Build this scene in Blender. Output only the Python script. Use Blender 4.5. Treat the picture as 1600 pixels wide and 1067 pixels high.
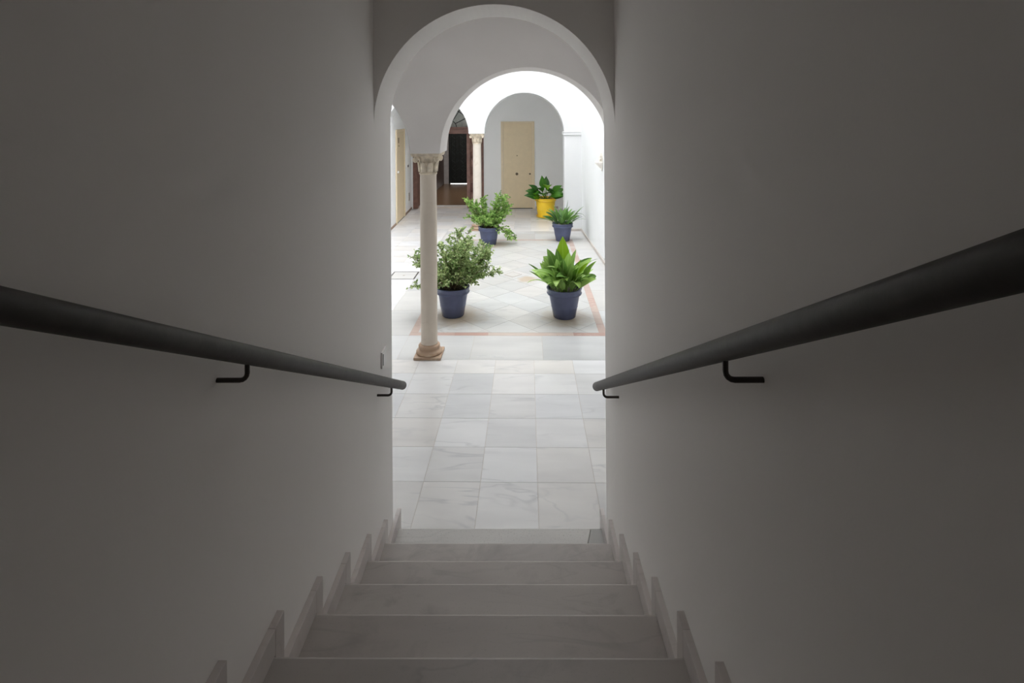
import bpy, bmesh, math, random
from math import sin, cos, pi, radians
from mathutils import Vector, Matrix

sc = bpy.context.scene
col = sc.collection
for o in list(bpy.data.objects):
    bpy.data.objects.remove(o)

# ------------------------------------------------------------------ camera, light, exposure
CAMH = 2.56
cam = bpy.data.cameras.new('camera')
cam.sensor_width = 36.0
cam.lens = 845.05 / 1600 * 36.0
cam.shift_x = -3.9 / 1600
cam.shift_y = -(533.5 - 181.95) / 1600
cam.clip_start = 0.02
camo = bpy.data.objects.new('camera', cam)
col.objects.link(camo)
camo.matrix_world = (Matrix.Translation((0, 0, CAMH)) @ Matrix.Rotation(0.0223, 4, 'Z')
                     @ Matrix.Rotation(pi / 2, 4, 'X') @ Matrix.Rotation(-0.0064, 4, 'Z'))
sc.camera = camo

world = bpy.data.worlds.new('sky')
sc.world = world
world.use_nodes = True
bgn = world.node_tree.nodes['Background']
bgn.inputs[0].default_value = (0.985, 0.99, 1.0, 1)      # even, thin overcast
bgn.inputs[1].default_value = 3.2

sc.view_settings.view_transform = 'Standard'
sc.view_settings.look = 'None'
sc.view_settings.gamma = 1.0
sc.view_settings.use_curve_mapping = False
sc.view_settings.exposure = 1.56
sc.cycles.max_bounces = 14
sc.cycles.diffuse_bounces = 10
sc.cycles.glossy_bounces = 4
sc.cycles.transmission_bounces = 6
sc.cycles.sample_clamp_indirect = 8.0


def portal(name, loc, sx, sy):
    """Cycles light portal in the open top of the patio: guides sky samples, gives off nothing itself."""
    l = bpy.data.lights.new(name, 'AREA')
    l.shape = 'RECTANGLE'
    l.size, l.size_y = sx, sy
    l.cycles.is_portal = True
    o = bpy.data.objects.new(name, l)
    col.objects.link(o)
    o.location = loc
    return o


WALLTOP = 9.5
portal('sky_portal', (-0.85, 9.07, WALLTOP + 0.1), 5.0, 6.1)
# strengths of the added, unseen fill lamps; first the one over the landing
LANDING_FILL = 0.1
HALL_FILL = 110.0  # added fill inside the entrance hall
GALLERY_FILL = 1.6                # added fill over the gallery at the foot of the stair

# ------------------------------------------------------------------ helpers
R = random.Random(7)
SROT = 0.0135                    # the stair flight is turned this much against the patio grid


def S(x, y, z=0.0):
    return (x * cos(SROT) - y * sin(SROT), x * sin(SROT) + y * cos(SROT), z)


class MB:
    def __init__(self):
        self.v, self.f, self.c = [], [], None

    def add(self, vs, fs):
        n = len(self.v)
        self.v += [tuple(p) for p in vs]
        self.f += [tuple(i + n for i in q) for q in fs]

    def box(self, x0, x1, y0, y1, z0, z1):
        self.add([(x0, y0, z0), (x1, y0, z0), (x1, y1, z0), (x0, y1, z0), (x0, y0, z1), (x1, y0, z1), (x1, y1, z1), (x0, y1, z1)],
                 [(0, 3, 2, 1), (4, 5, 6, 7), (0, 1, 5, 4), (1, 2, 6, 5), (2, 3, 7, 6), (3, 0, 4, 7)])

    def prism(self, poly, z0, z1):
        n = len(poly)
        self.add([(x, y, z0) for x, y in poly] + [(x, y, z1) for x, y in poly],
                 [tuple(range(n - 1, -1, -1)), tuple(range(n, 2 * n))] + [(i, (i + 1) % n, n + (i + 1) % n, n + i) for i in range(n)])

    def lathe(self, prof, cx=0, cy=0, n=40, cap0=True, cap1=True):
        vs = []
        for r, z in prof:
            for k in range(n):
                a = 2 * pi * k / n
                vs.append((cx + r * cos(a), cy + r * sin(a), z))
        fs = []
        for j in range(len(prof) - 1):
            for k in range(n):
                k2 = (k + 1) % n
                fs.append((j * n + k, j * n + k2, (j + 1) * n + k2, (j + 1) * n + k))
        if cap0:
            fs.append(tuple(range(n - 1, -1, -1)))
        if cap1:
            m = (len(prof) - 1) * n
            fs.append(tuple(range(m, m + n)))
        self.add(vs, fs)

    def tube(self, pts, rad, n=10, cap=True):
        pts = [Vector(p) for p in pts]
        rads = rad if isinstance(rad, (list, tuple)) else [rad] * len(pts)
        vs, fs = [], []
        up = None
        for i, p in enumerate(pts):
            t = (pts[min(i + 1, len(pts) - 1)] - pts[max(i - 1, 0)]).normalized()
            if up is None:
                ref = Vector((0, 0, 1)) if abs(t.z) < 0.9 else Vector((1, 0, 0))
                up = (ref - t * ref.dot(t)).normalized()
            else:
                up = (up - t * up.dot(t)).normalized()
            sd = t.cross(up)
            for k in range(n):
                a = 2 * pi * k / n
                vs.append(p + (up * cos(a) + sd * sin(a)) * rads[i])
        for j in range(len(pts) - 1):
            for k in range(n):
                k2 = (k + 1) % n
                fs.append((j * n + k, (j + 1) * n + k, (j + 1) * n + k2, j * n + k2))
        if cap:
            fs.append(tuple(range(n)))
            m = (len(pts) - 1) * n
            fs.append(tuple(range(m + n - 1, m - 1, -1)))
        self.add(vs, fs)

    def xf(self, fn):
        self.v = [fn(*p) for p in self.v]
        return self

    def mesh(self, name, m, smooth=False, sharp=35):
        me = bpy.data.meshes.new(name)
        me.from_pydata(self.v, [], self.f)
        me.update()
        bm = bmesh.new()
        bm.from_mesh(me)
        bmesh.ops.recalc_face_normals(bm, faces=bm.faces)
        bm.to_mesh(me)
        bm.free()
        if m is not None:
            me.materials.append(m)
        if smooth:
            me.polygons.foreach_set('use_smooth', [True] * len(me.polygons))
            me.set_sharp_from_angle(angle=radians(sharp))
        return me

    def build(self, name, m, parent=None, smooth=False, sharp=35, bevel=0, loc=None):
        o = bpy.data.objects.new(name, self.mesh(name, m, smooth, sharp))
        col.objects.link(o)
        if parent is not None:
            o.parent = parent
        if loc is not None:
            o.location = loc
        if bevel:
            bv = o.modifiers.new('bevel', 'BEVEL')
            bv.width = bevel
            bv.segments = 2
            bv.limit_method = 'ANGLE'
            bv.angle_limit = radians(40)
        return o


def empty(name, loc=(0, 0, 0), rz=0.0):
    o = bpy.data.objects.new(name, None)
    o.empty_display_size = 0.1
    col.objects.link(o)
    o.location = loc
    o.rotation_euler = (0, 0, rz)
    return o


def tag(o, label, cat, group=None, kind=None):
    o['label'] = label
    o['category'] = cat
    if group:
        o['group'] = group
    if kind:
        o['kind'] = kind
    return o


def struct(o):
    o['kind'] = 'structure'
    return o


# ------------------------------------------------------------------ materials
def newmat(name):
    m = bpy.data.materials.new(name)
    m.use_nodes = True
    nt = m.node_tree
    return m, nt, nt.nodes['Principled BSDF']


def N(nt, t, **kw):
    n = nt.nodes.new(t)
    for k, v in kw.items():
        if k.startswith('i_'):
            n.inputs[k[2:].replace('_', ' ')].default_value = v
        else:
            setattr(n, k, v)
    return n


def ramp(nt, fac, stops):
    r = nt.nodes.new('ShaderNodeValToRGB')
    while len(r.color_ramp.elements) < len(stops):
        r.color_ramp.elements.new(0.5)
    for e, (p, c) in zip(r.color_ramp.elements, stops):
        e.position = p
        e.color = (*c, 1) if len(c) == 3 else c
    nt.links.new(fac, r.inputs[0])
    return r.outputs[0]


def mixc(nt, fac, a, b, mode='MIX'):
    n = nt.nodes.new('ShaderNodeMix')
    n.data_type = 'RGBA'
    n.blend_type = mode
    for s, i in ((fac, 0), (a, 6), (b, 7)):
        if hasattr(s, 'is_linked'):
            nt.links.new(s, n.inputs[i])
        elif i == 0:
            n.inputs[0].default_value = s
        else:
            n.inputs[i].default_value = (*s, 1)
    return n.outputs[2]


def math_n(nt, op, a, b=None, clamp=False):
    n = nt.nodes.new('ShaderNodeMath')
    n.operation = op
    n.use_clamp = clamp
    for i, s in enumerate((a, b)):
        if s is None:
            continue
        if hasattr(s, 'is_linked'):
            nt.links.new(s, n.inputs[i])
        else:
            n.inputs[i].default_value = s
    return n.outputs[0]


def noise(nt, vec, scale, detail=4, dist=0.0, rough=0.5):
    n = N(nt, 'ShaderNodeTexNoise')
    n.inputs['Scale'].default_value = scale
    n.inputs['Detail'].default_value = detail
    n.inputs['Distortion'].default_value = dist
    n.inputs['Roughness'].default_value = rough
    if vec is not None:
        nt.links.new(vec, n.inputs['Vector'])
    return n.outputs['Fac']


def bump(nt, bsdf, h, strength, dist=0.002):
    b = N(nt, 'ShaderNodeBump')
    b.inputs['Strength'].default_value = strength
    b.inputs['Distance'].default_value = dist
    nt.links.new(h, b.inputs['Height'])
    nt.links.new(b.outputs[0], bsdf.inputs['Normal'])


def plaster(name, c, c2, rough=0.85):
    m, nt, b = newmat(name)
    p = N(nt, 'ShaderNodeNewGeometry').outputs['Position']
    n1 = noise(nt, p, 1.6, 5)
    nt.links.new(ramp(nt, n1, [(0.3, c), (0.7, c2)]), b.inputs['Base Color'])
    b.inputs['Roughness'].default_value = rough
    b.inputs['Specular IOR Level'].default_value = 0.25
    n2 = noise(nt, p, 22, 6, 0.3, 0.6)
    n3 = noise(nt, p, 3.5, 3)
    h = math_n(nt, 'ADD', n2, math_n(nt, 'MULTIPLY', n3, 3.0))
    bump(nt, b, h, 0.22, 0.004)
    return m


def marble(name, base, base2, vein, rough=0.28, vscale=1.7, vamt=0.55, stains=None, speck=0.0, smudge=0.0):
    """polished marble; every slab takes its own tone and cut of the stone"""
    m, nt, b = newmat(name)
    tc = N(nt, 'ShaderNodeTexCoord')
    oi = N(nt, 'ShaderNodeObjectInfo')
    off = N(nt, 'ShaderNodeVectorMath', operation='SCALE')
    off.inputs[0].default_value = (37.0, 53.0, 91.0)
    nt.links.new(oi.outputs['Random'], off.inputs['Scale'])
    ad = N(nt, 'ShaderNodeVectorMath', operation='ADD')
    nt.links.new(tc.outputs['Object'], ad.inputs[0])
    nt.links.new(off.outputs[0], ad.inputs[1])
    st = N(nt, 'ShaderNodeMapping')
    st.inputs['Rotation'].default_value = (0.2, 0.1, 0.7)
    st.inputs['Scale'].default_value = (0.55, 2.4, 1.0)
    nt.links.new(ad.outputs[0], st.inputs[0])
    v = st.outputs[0]
    n1 = noise(nt, v, vscale, 3, 0.7, 0.5)
    d = math_n(nt, 'ABSOLUTE', math_n(nt, 'SUBTRACT', n1, 0.5))
    veins = math_n(nt, 'SUBTRACT', 1.0, math_n(nt, 'MULTIPLY', d, 42.0), True)
    gate = noise(nt, ad.outputs[0], 2.2, 3)
    gate = math_n(nt, 'MULTIPLY', math_n(nt, 'SUBTRACT', gate, 0.42), 4.0, True)
    veins = math_n(nt, 'MULTIPLY', math_n(nt, 'MULTIPLY', veins, gate), vamt)
    cloud = noise(nt, v, 2.2, 3, 0.3)
    cl = ramp(nt, cloud, [(0.25, (0.86, 0.86, 0.87)), (0.7, (1, 1, 1))])
    tone = mixc(nt, oi.outputs['Random'], base, base2)
    c = mixc(nt, 1.0, tone, cl, 'MULTIPLY')
    r2 = math_n(nt, 'FRACT', math_n(nt, 'MULTIPLY', oi.outputs['Random'], 17.3))
    r2 = math_n(nt, 'ADD', math_n(nt, 'MULTIPLY', r2, 0.12), 0.88)
    cr = N(nt, 'ShaderNodeCombineColor')
    for i in range(3):
        nt.links.new(r2, cr.inputs[i])
    c = mixc(nt, 1.0, c, cr.outputs[0], 'MULTIPLY')
    c = mixc(nt, veins, c, vein)
    if smudge:
        sm = noise(nt, ad.outputs[0], 5.5, 6, 0.5, 0.6)
        sm = math_n(nt, 'MULTIPLY', math_n(nt, 'SUBTRACT', sm, 0.53), 4.0, True)
        c = mixc(nt, math_n(nt, 'MULTIPLY', sm, smudge), c, vein)
    if speck:
        sp = noise(nt, tc.outputs['Object'], 120, 2)
        sp = math_n(nt, 'MULTIPLY', math_n(nt, 'SUBTRACT', sp, 0.6), speck, True)
        c = mixc(nt, sp, c, vein)
    if stains:
        pos = N(nt, 'ShaderNodeNewGeometry').outputs['Position']
        wob = noise(nt, pos, 7, 4)
        tot = None
        for (sx, sy, sr) in stains:
            dn = N(nt, 'ShaderNodeVectorMath', operation='DISTANCE')
            nt.links.new(pos, dn.inputs[0])
            dn.inputs[1].default_value = (sx, sy, 0)
            e = math_n(nt, 'ADD', dn.outputs['Value'], math_n(nt, 'MULTIPLY', math_n(nt, 'SUBTRACT', wob, 0.5), 0.35))
            e = math_n(nt, 'SUBTRACT', 1.0, math_n(nt, 'DIVIDE', e, sr), True)
            e = math_n(nt, 'MULTIPLY', e, 1.6, True)
            tot = e if tot is None else math_n(nt, 'MAXIMUM', tot, e)
        tot = math_n(nt, 'MULTIPLY', tot, 0.6)
        c = mixc(nt, tot, c, (0.40, 0.28, 0.15))
    nt.links.new(c, b.inputs['Base Color'])
    b.inputs['Roughness'].default_value = rough
    b.inputs['Specular IOR Level'].default_value = 0.45
    return m


def plain(name, c, rough=0.5, metal=0.0, spec=0.5, var=0.12, scale=8, bmp=0.0, c2=None):
    m, nt, b = newmat(name)
    tc = N(nt, 'ShaderNodeTexCoord').outputs['Object']
    n = noise(nt, tc, scale, 5, 0.4)
    lo = tuple(x * (1 - var) for x in c)
    hi = tuple(min(1, x * (1 + var)) for x in (c2 or c))
    nt.links.new(ramp(nt, n, [(0.3, lo), (0.7, hi)]), b.inputs['Base Color'])
    b.inputs['Roughness'].default_value = rough
    b.inputs['Metallic'].default_value = metal
    b.inputs['Specular IOR Level'].default_value = spec
    if bmp:
        bump(nt, b, noise(nt, tc, scale * 3, 5), bmp, 0.003)
    return m


def leafmat(name, dark, light, rib=None, obj_random=True, rough=0.38, transl=0.28):
    m, nt, b = newmat(name)
    if obj_random:
        f = N(nt, 'ShaderNodeObjectInfo').outputs['Random']
    else:
        a = N(nt, 'ShaderNodeAttribute')
        a.attribute_name = 'tone'
        f = a.outputs['Fac']
    c = ramp(nt, f, [(0.0, dark), (0.55, tuple((x + y) / 2 for x, y in zip(dark, light))), (1.0, light)])
    if obj_random:
        uv = N(nt, 'ShaderNodeUVMap')
        sx = N(nt, 'ShaderNodeSeparateXYZ')
        nt.links.new(uv.outputs[0], sx.inputs[0])
        w = N(nt, 'ShaderNodeTexWave')
        w.inputs['Scale'].default_value = 3.2
        w.inputs['Distortion'].default_value = 0.6
        nt.links.new(uv.outputs[0], w.inputs['Vector'])
        c = mixc(nt, math_n(nt, 'MULTIPLY', w.outputs['Fac'], 0.25), c, light)
        mid = math_n(nt, 'ABSOLUTE', math_n(nt, 'SUBTRACT', sx.outputs[0], 0.5))
        mid = math_n(nt, 'SUBTRACT', 1.0, math_n(nt, 'MULTIPLY', mid, 14.0), True)
        c = mixc(nt, math_n(nt, 'MULTIPLY', mid, 0.55), c, rib or light)
    nt.links.new(c, b.inputs['Base Color'])
    b.inputs['Roughness'].default_value = rough
    b.inputs['Specular IOR Level'].default_value = 0.4
    t = N(nt, 'ShaderNodeBsdfTranslucent')
    nt.links.new(c, t.inputs[0])
    mx = N(nt, 'ShaderNodeMixShader')
    mx.inputs[0].default_value = transl
    nt.links.new(b.outputs[0], mx.inputs[1])
    nt.links.new(t.outputs[0], mx.inputs[2])
    nt.links.new(mx.outputs[0], nt.nodes['Material Output'].inputs[0])
    return m


POTS = dict(nl=(-0.965, 6.97), nr=(0.468, 6.93), fl=(-0.768, 10.82), fr=(0.727, 11.16))
STAINS = [(POTS['nl'][0] + .05, POTS['nl'][1] - .05, .42), (POTS['nr'][0] + .03, POTS['nr'][1] - .05, .36),
          (POTS['fl'][0] + .08, POTS['fl'][1], .38), (POTS['fr'][0] + .2, POTS['fr'][1] - .1, .36), (0.0, 8.5, .2)]

M_WALL = plaster('stair_wall_paint', (0.91, 0.888, 0.868), (0.93, 0.908, 0.888))
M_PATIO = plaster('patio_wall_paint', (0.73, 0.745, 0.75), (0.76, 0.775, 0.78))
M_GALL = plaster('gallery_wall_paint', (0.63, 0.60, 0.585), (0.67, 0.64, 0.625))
M_WHITE = plaster('lifted_patio_paint', (0.86, 0.87, 0.875), (0.89, 0.90, 0.905))  # patio paint made lighter, stands in for missing light on these walls
M_FAR = plaster('dimmed_patio_paint', (0.66, 0.67, 0.68), (0.69, 0.70, 0.71))  # patio paint made darker to offset strong light on the far arcade
M_CEIL = plaster('ceiling_paint', (0.84, 0.83, 0.82), (0.88, 0.87, 0.86))
M_TILE = marble('floor_marble', (0.76, 0.735, 0.705), (0.73, 0.735, 0.745), (0.42, 0.42, 0.44), 0.27)
M_SLAB = marble('border_marble', (0.59, 0.575, 0.55), (0.57, 0.58, 0.585), (0.45, 0.45, 0.46), 0.3)
M_DIAM = marble('patio_marble', (0.57, 0.555, 0.53), (0.55, 0.56, 0.555), (0.38, 0.38, 0.38), 0.33, 2.0, 0.75, stains=STAINS)
M_RED = marble('rosso_marble', (0.47, 0.30, 0.25), (0.58, 0.49, 0.43), (0.66, 0.58, 0.52), 0.35, 6.0, 0.7)
M_GROUT = plain('grout', (0.50, 0.45, 0.40), 0.9)
M_TREAD = marble('tread_marble', (0.56, 0.505, 0.47), (0.52, 0.49, 0.465), (0.30, 0.275, 0.26), 0.42, 2.6, 0.5, speck=1.6, smudge=0.75)
M_TREAD2 = marble('speckled_tread_marble', (0.68, 0.66, 0.63), (0.68, 0.66, 0.63), (0.30, 0.29, 0.28), 0.4, 2.4, 0.4, speck=4.0)
M_TREADG = marble('grey_tread_marble', (0.42, 0.41, 0.39), (0.42, 0.41, 0.39), (0.28, 0.27, 0.26), 0.3, 2.4, 0.5)
M_SKIRT = marble('skirting_marble', (0.70, 0.645, 0.62), (0.72, 0.675, 0.65), (0.40, 0.36, 0.35), 0.35, 2.0, 0.3)
M_BASE = plain('grey_skirting', (0.50, 0.46, 0.42), 0.4)
M_BASEBROWN = plain('brown_skirting', (0.27, 0.18, 0.12), 0.4)
M_COL = marble('old_column_marble', (0.74, 0.65, 0.545), (0.74, 0.65, 0.545), (0.46, 0.37, 0.29), 0.5, 3.2, 0.5)
M_COL2 = marble('pale_column_marble', (0.78, 0.71, 0.63), (0.78, 0.71, 0.63), (0.50, 0.42, 0.33), 0.5, 3.2, 0.35)
M_PLINTH = marble('column_base_stone', (0.45, 0.31, 0.21), (0.45, 0.31, 0.21), (0.62, 0.50, 0.38), 0.5, 5.0, 0.6)
M_CAP = plain('carved_limestone', (0.64, 0.55, 0.43), 0.75, var=0.2, scale=14, bmp=0.5, c2=(0.70, 0.62, 0.50))
M_RAIL = plain('dark_bronze_paint', (0.05, 0.045, 0.04), 0.5, 0.0, 0.32, var=0.15, scale=30, bmp=0.12)
M_BRK = plain('black_bracket_paint', (0.03, 0.022, 0.016), 0.45)
M_CREAM = plain('cream_door_paint', (0.76, 0.63, 0.43), 0.45, var=0.03)
M_CREAM2 = plain('cream_frame_paint', (0.78, 0.66, 0.47), 0.45, var=0.03)
M_BRASS = plain('aged_brass', (0.34, 0.24, 0.12), 0.35, 0.9)
M_STEEL = plain('dull_bronze', (0.16, 0.125, 0.085), 0.35, 0.7)
M_WOOD = plain('dark_carved_wood', (0.17, 0.085, 0.065), 0.45, var=0.3, scale=6, bmp=0.3)
M_WOOD2 = plain('worn_brown_wood', (0.25, 0.14, 0.115), 0.5, var=0.2, scale=6, bmp=0.2)
M_IRON = plain('black_iron', (0.018, 0.022, 0.022), 0.4, 0.3)
M_HALL = plain('hall_paint', (0.42, 0.41, 0.42), 0.8)
M_HALLBROWN = plain('hall_panel_wood', (0.11, 0.075, 0.065), 0.5, var=0.2)
M_HALLFLOOR = marble('hall_floor_stone', (0.22, 0.14, 0.08), (0.19, 0.12, 0.07), (0.08, 0.05, 0.03), 0.25, 4, 0.5)
M_PLASTIC = plain('white_plastic', (0.90, 0.89, 0.87), 0.35, var=0.02)
M_DARK = plain('dark_plastic', (0.03, 0.03, 0.03), 0.4)
M_PLASTER_ORN = plain('white_plaster_cast', (0.82, 0.79, 0.74), 0.8, var=0.08, bmp=0.2)
M_SOIL = plain('potting_soil', (0.045, 0.033, 0.025), 0.95, var=0.4, scale=40, bmp=1.0)
M_BLUE = plain('blue_glazed_pot', (0.072, 0.088, 0.165), 0.27, var=0.16, scale=5)
M_YEL = plain('yellow_glazed_pot', (0.90, 0.60, 0.03), 0.3, var=0.06, scale=5)
M_STEM = plain('green_stem', (0.12, 0.17, 0.06), 0.6)
M_BARK = plain('twig_bark', (0.16, 0.11, 0.065), 0.8)
M_SHRUB = leafmat('shrub_leaf', (0.10, 0.21, 0.04), (0.66, 0.76, 0.40), obj_random=False, rough=0.45, transl=0.42)
M_SHRUB2 = leafmat('far_shrub_leaf', (0.11, 0.26, 0.045), (0.50, 0.70, 0.22), obj_random=False, rough=0.45, transl=0.42)
M_ASP = leafmat('broad_blade_leaf', (0.07, 0.18, 0.03), (0.38, 0.58, 0.14), (0.50, 0.66, 0.26), transl=0.35)
M_ASPY = leafmat('young_blade_leaf', (0.17, 0.33, 0.012), (0.28, 0.44, 0.02), (0.32, 0.5, 0.08), transl=0.4)
M_STRAP = leafmat('strap_leaf', (0.035, 0.11, 0.03), (0.20, 0.38, 0.08), (0.22, 0.4, 0.1))
M_BROAD = leafmat('broad_glossy_leaf', (0.02, 0.09, 0.015), (0.09, 0.28, 0.03), (0.16, 0.38, 0.06), rough=0.3, transl=0.2)
M_BROAD2 = leafmat('fresh_broad_leaf', (0.10, 0.28, 0.01), (0.20, 0.40, 0.02), (0.28, 0.5, 0.06), rough=0.3, transl=0.3)
mg, nt, bg = newmat('fanlight_glass')
pp = N(nt, 'ShaderNodeTexCoord').outputs['Object']
nt.links.new(ramp(nt, noise(nt, pp, 9, 4, 1.0), [(0.35, (0.30, 0.32, 0.30)), (0.65, (0.42, 0.44, 0.40))]), bg.inputs['Base Color'])
bg.inputs['Roughness'].default_value = 0.35
bg.inputs['Transmission Weight'].default_value = 0.1
bump(nt, bg, noise(nt, pp, 30, 3), 0.6, 0.01)
M_GLASS = mg


# ------------------------------------------------------------------ structure: walls with arches
def lower_profile(segs):
    """segs: list of ('pier',x0,x1,z) / ('arch',cx,r,zs,rise) from left to right -> [(x,z)]"""
    pr = []
    for s in segs:
        if s[0] == 'pier':
            pr += [(s[1], s[3]), (s[2], s[3])]
        else:
            _, cx, r, zs, rise = s
            n = 56
            if pr and pr[-1][1] < zs - 1e-6:
                pr.append((cx - r, zs))
            for k in range(n + 1):
                a = pi - pi * k / n
                pr.append((cx + r * cos(a), zs + rise * sin(a)))
    out = []
    for p in pr:
        if not out or abs(p[0] - out[-1][0]) > 1e-6 or abs(p[1] - out[-1][1]) > 1e-6:
            out.append(p)
    return out


def arch_wall(name, segs, ztop, y0, y1, m, xfn=None, bevel=0.006):
    pr = lower_profile(segs)
    n = len(pr)
    vs = []
    for (x, z) in pr:
        vs += [(x, y0, z), (x, y1, z), (x, y0, ztop), (x, y1, ztop)]
    fs = []
    for i in range(n - 1):
        a, b = 4 * i, 4 * (i + 1)
        fs.append((a, b, b + 1, a + 1))                 # soffit / jamb
        if abs(pr[i][0] - pr[i + 1][0]) > 1e-6:
            fs.append((a, a + 2, b + 2, b))
            fs.append((a + 1, b + 1, b + 3, a + 3))
            fs.append((a + 2, a + 3, b + 3, b + 2))
    fs.append((0, 1, 3, 2))
    e = 4 * (n - 1)
    fs.append((e, e + 2, e + 3, e + 1))
    b = MB()
    b.add(vs, fs)
    if xfn:
        b.xf(xfn)
    me = bpy.data.meshes.new(name)
    me.from_pydata(b.v, [], b.f)
    bm = bmesh.new()
    bm.from_mesh(me)
    bmesh.ops.remove_doubles(bm, verts=bm.verts, dist=1e-5)
    bmesh.ops.recalc_face_normals(bm, faces=bm.faces)
    bm.to_mesh(me)
    bm.free()
    me.materials.append(m)
    o = bpy.data.objects.new(name, me)
    col.objects.link(o)
    if bevel:
        bv = o.modifiers.new('bevel', 'BEVEL')
        bv.width = bevel
        bv.segments = 2
        bv.limit_method = 'ANGLE'
        bv.angle_limit = radians(60)
    return struct(o)


XL, XR = -0.737, 0.482           # stair walls (stair frame)
YA0, YA1 = 2.735, 3.085          # arch wall at the foot of the stair
STOP = 4.3                       # top of stair well


def LW(y):                       # left gallery wall line
    return -3.111 - 0.046 * (y - 12.52)


def RW(y):                       # right wall line
    return 1.214 - 0.043 * (y - 12.07)


def structbox(name, *a, m=M_WALL, st=False):
    b = MB()
    b.box(*a)
    if st:
        b.xf(S)
    return struct(b.build(name, m))


# stair well
structbox('wall_left', XL - 0.3, XL, -2.6, YA1, -0.1, STOP, st=True)
structbox('wall_right', XR, XR + 0.3, -2.6, YA1, -0.1, STOP, st=True)
structbox('wall_back', XL - 0.3, XR + 0.3, -2.9, -2.6, -0.1, STOP, st=True)
structbox('ceiling', XL - 0.3, XR + 0.3, -2.9, YA1, STOP, STOP + 0.2, st=True, m=M_CEIL)
cxA = (XL + XR) / 2
rA = (XR - XL) / 2
arch_wall('wall_front', [('arch', cxA, rA, 2.518, 0.61)], STOP, YA0, YA1, M_WALL, S)

# gallery at the foot of the stair: house wall either side of the passage
GC = 3.72
b = MB()
b.prism([S(XL - 0.3, YA1 - 0.3)[:2], S(XL - 0.3, YA1)[:2], (LW(3.1) - 0.3, 3.1), (LW(3.1) - 0.3, 2.8)], -0.1, GC)
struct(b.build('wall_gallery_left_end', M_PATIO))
b = MB()
b.prism([S(XR + 0.3, YA1 - 0.3)[:2], (1.9, 2.8), (1.9, 3.1), S(XR + 0.3, YA1)[:2]], -0.1, GC)
struct(b.build('wall_gallery_right_end', M_PATIO))

# long side walls (slightly out of square with the paving)
b = MB()
b.prism([(LW(2.8) - 0.3, 2.8), (LW(2.8), 2.8), (LW(15.03), 15.03), (LW(15.03) - 0.3, 15.03)], -0.1, WALLTOP)
wall_west = struct(b.build('wall_west', M_WHITE))
b = MB()
b.prism([(RW(2.8), 2.8), (RW(2.8) + 0.3, 2.8), (RW(15.2) + 0.3, 15.2), (RW(15.2), 15.2)], -0.1, WALLTOP)
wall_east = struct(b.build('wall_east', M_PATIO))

# arcades
N0, N1 = 5.58, 6.06
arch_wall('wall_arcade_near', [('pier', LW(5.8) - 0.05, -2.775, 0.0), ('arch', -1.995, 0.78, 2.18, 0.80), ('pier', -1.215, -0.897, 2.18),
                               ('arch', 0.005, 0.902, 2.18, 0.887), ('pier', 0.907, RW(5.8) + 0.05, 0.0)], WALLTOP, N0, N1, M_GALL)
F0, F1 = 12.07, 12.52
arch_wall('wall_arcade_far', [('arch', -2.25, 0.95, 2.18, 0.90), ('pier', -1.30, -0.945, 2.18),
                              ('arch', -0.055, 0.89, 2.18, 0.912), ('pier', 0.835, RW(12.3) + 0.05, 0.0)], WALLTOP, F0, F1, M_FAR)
# ceilings of the galleries
b = MB()
b.prism([(-3.3, 2.8), (1.9, 2.8), (1.9, N0), (-3.3, N0)], GC, GC + 0.2)
struct(b.build('ceiling_gallery_near', M_CEIL))
b = MB()
b.prism([(-3.6, F1), (1.5, F1), (1.5, 15.3), (-3.6, 15.3)], GC, GC + 0.2)
struct(b.build('ceiling_gallery_far', M_WHITE))

# far wall with the big doorway under its round head
YD = 15.03
DX0, DX1 = -3.178, -1.20
dcx, drad = (DX0 + DX1) / 2, (DX1 - DX0) / 2
arch_wall('wall_far', [('pier', -3.6, DX0, 0.0), ('arch', dcx, drad, 2.274, 0.86), ('pier', DX1, RW(15.0) + 0.1, 0.0)],
          GC, YD, YD + 0.30, M_WHITE, bevel=0)

# impost moulding on the far right pilaster
b = MB()
b.box(0.815, RW(12.07) + 0.01, F0 - 0.022, F0 + 0.01, 2.135, 2.20)
b.box(0.80, RW(12.07) + 0.01, F0 - 0.03, F0 + 0.01, 2.20, 2.215)
b.box(0.815, 0.84, F0, F1, 2.135, 2.215)
struct(b.build('trim_1', M_FAR, bevel=0.004))
# skirtings
def skirt(name, pts, h, t, m):
    bb = MB()
    for (p, q) in zip(pts[:-1], pts[1:]):
        p, q = Vector(p), Vector(q)
        n = Vector((-(q - p).y, (q - p).x)).normalized() * t
        bb.prism([tuple(p), tuple(q), tuple(q + n), tuple(p + n)], 0.0, h)
    return struct(bb.build(name, m))
skirt('baseboard_east', [(RW(6.06), 6.06), (RW(12.07), 12.07)], 0.055, 0.018, M_BASE)
skirt('baseboard_far_pilaster', [(RW(12.07), F0), (0.835, F0), (0.835, F1)], 0.055, 0.018, M_BASE)
skirt('baseboard_west_far', [(LW(15.03), 15.03), (LW(13.93), 13.93)], 0.05, 0.015, M_BASEBROWN)
skirt('baseboard_west', [(LW(12.80), 12.80), (LW(3.1), 3.1)], 0.05, 0.015, M_BASEBROWN)
skirt('baseboard_near_pier', [(0.907, 6.06), (0.907, 5.58)], 0.07, 0.02, M_BASEBROWN)
skirt('baseboard_far_wall', [(0.86, YD), (0.24, YD)], 0.06, 0.015, M_BASE)

# ------------------------------------------------------------------ floor: every paving piece
fb = MB()
fb.prism([(-3.5, 2.7), (1.8, 2.7), (1.8, 15.4), (-3.6, 15.4)], -0.12, -0.0018)
floor = struct(fb.build('floor', M_GROUT))


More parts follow.
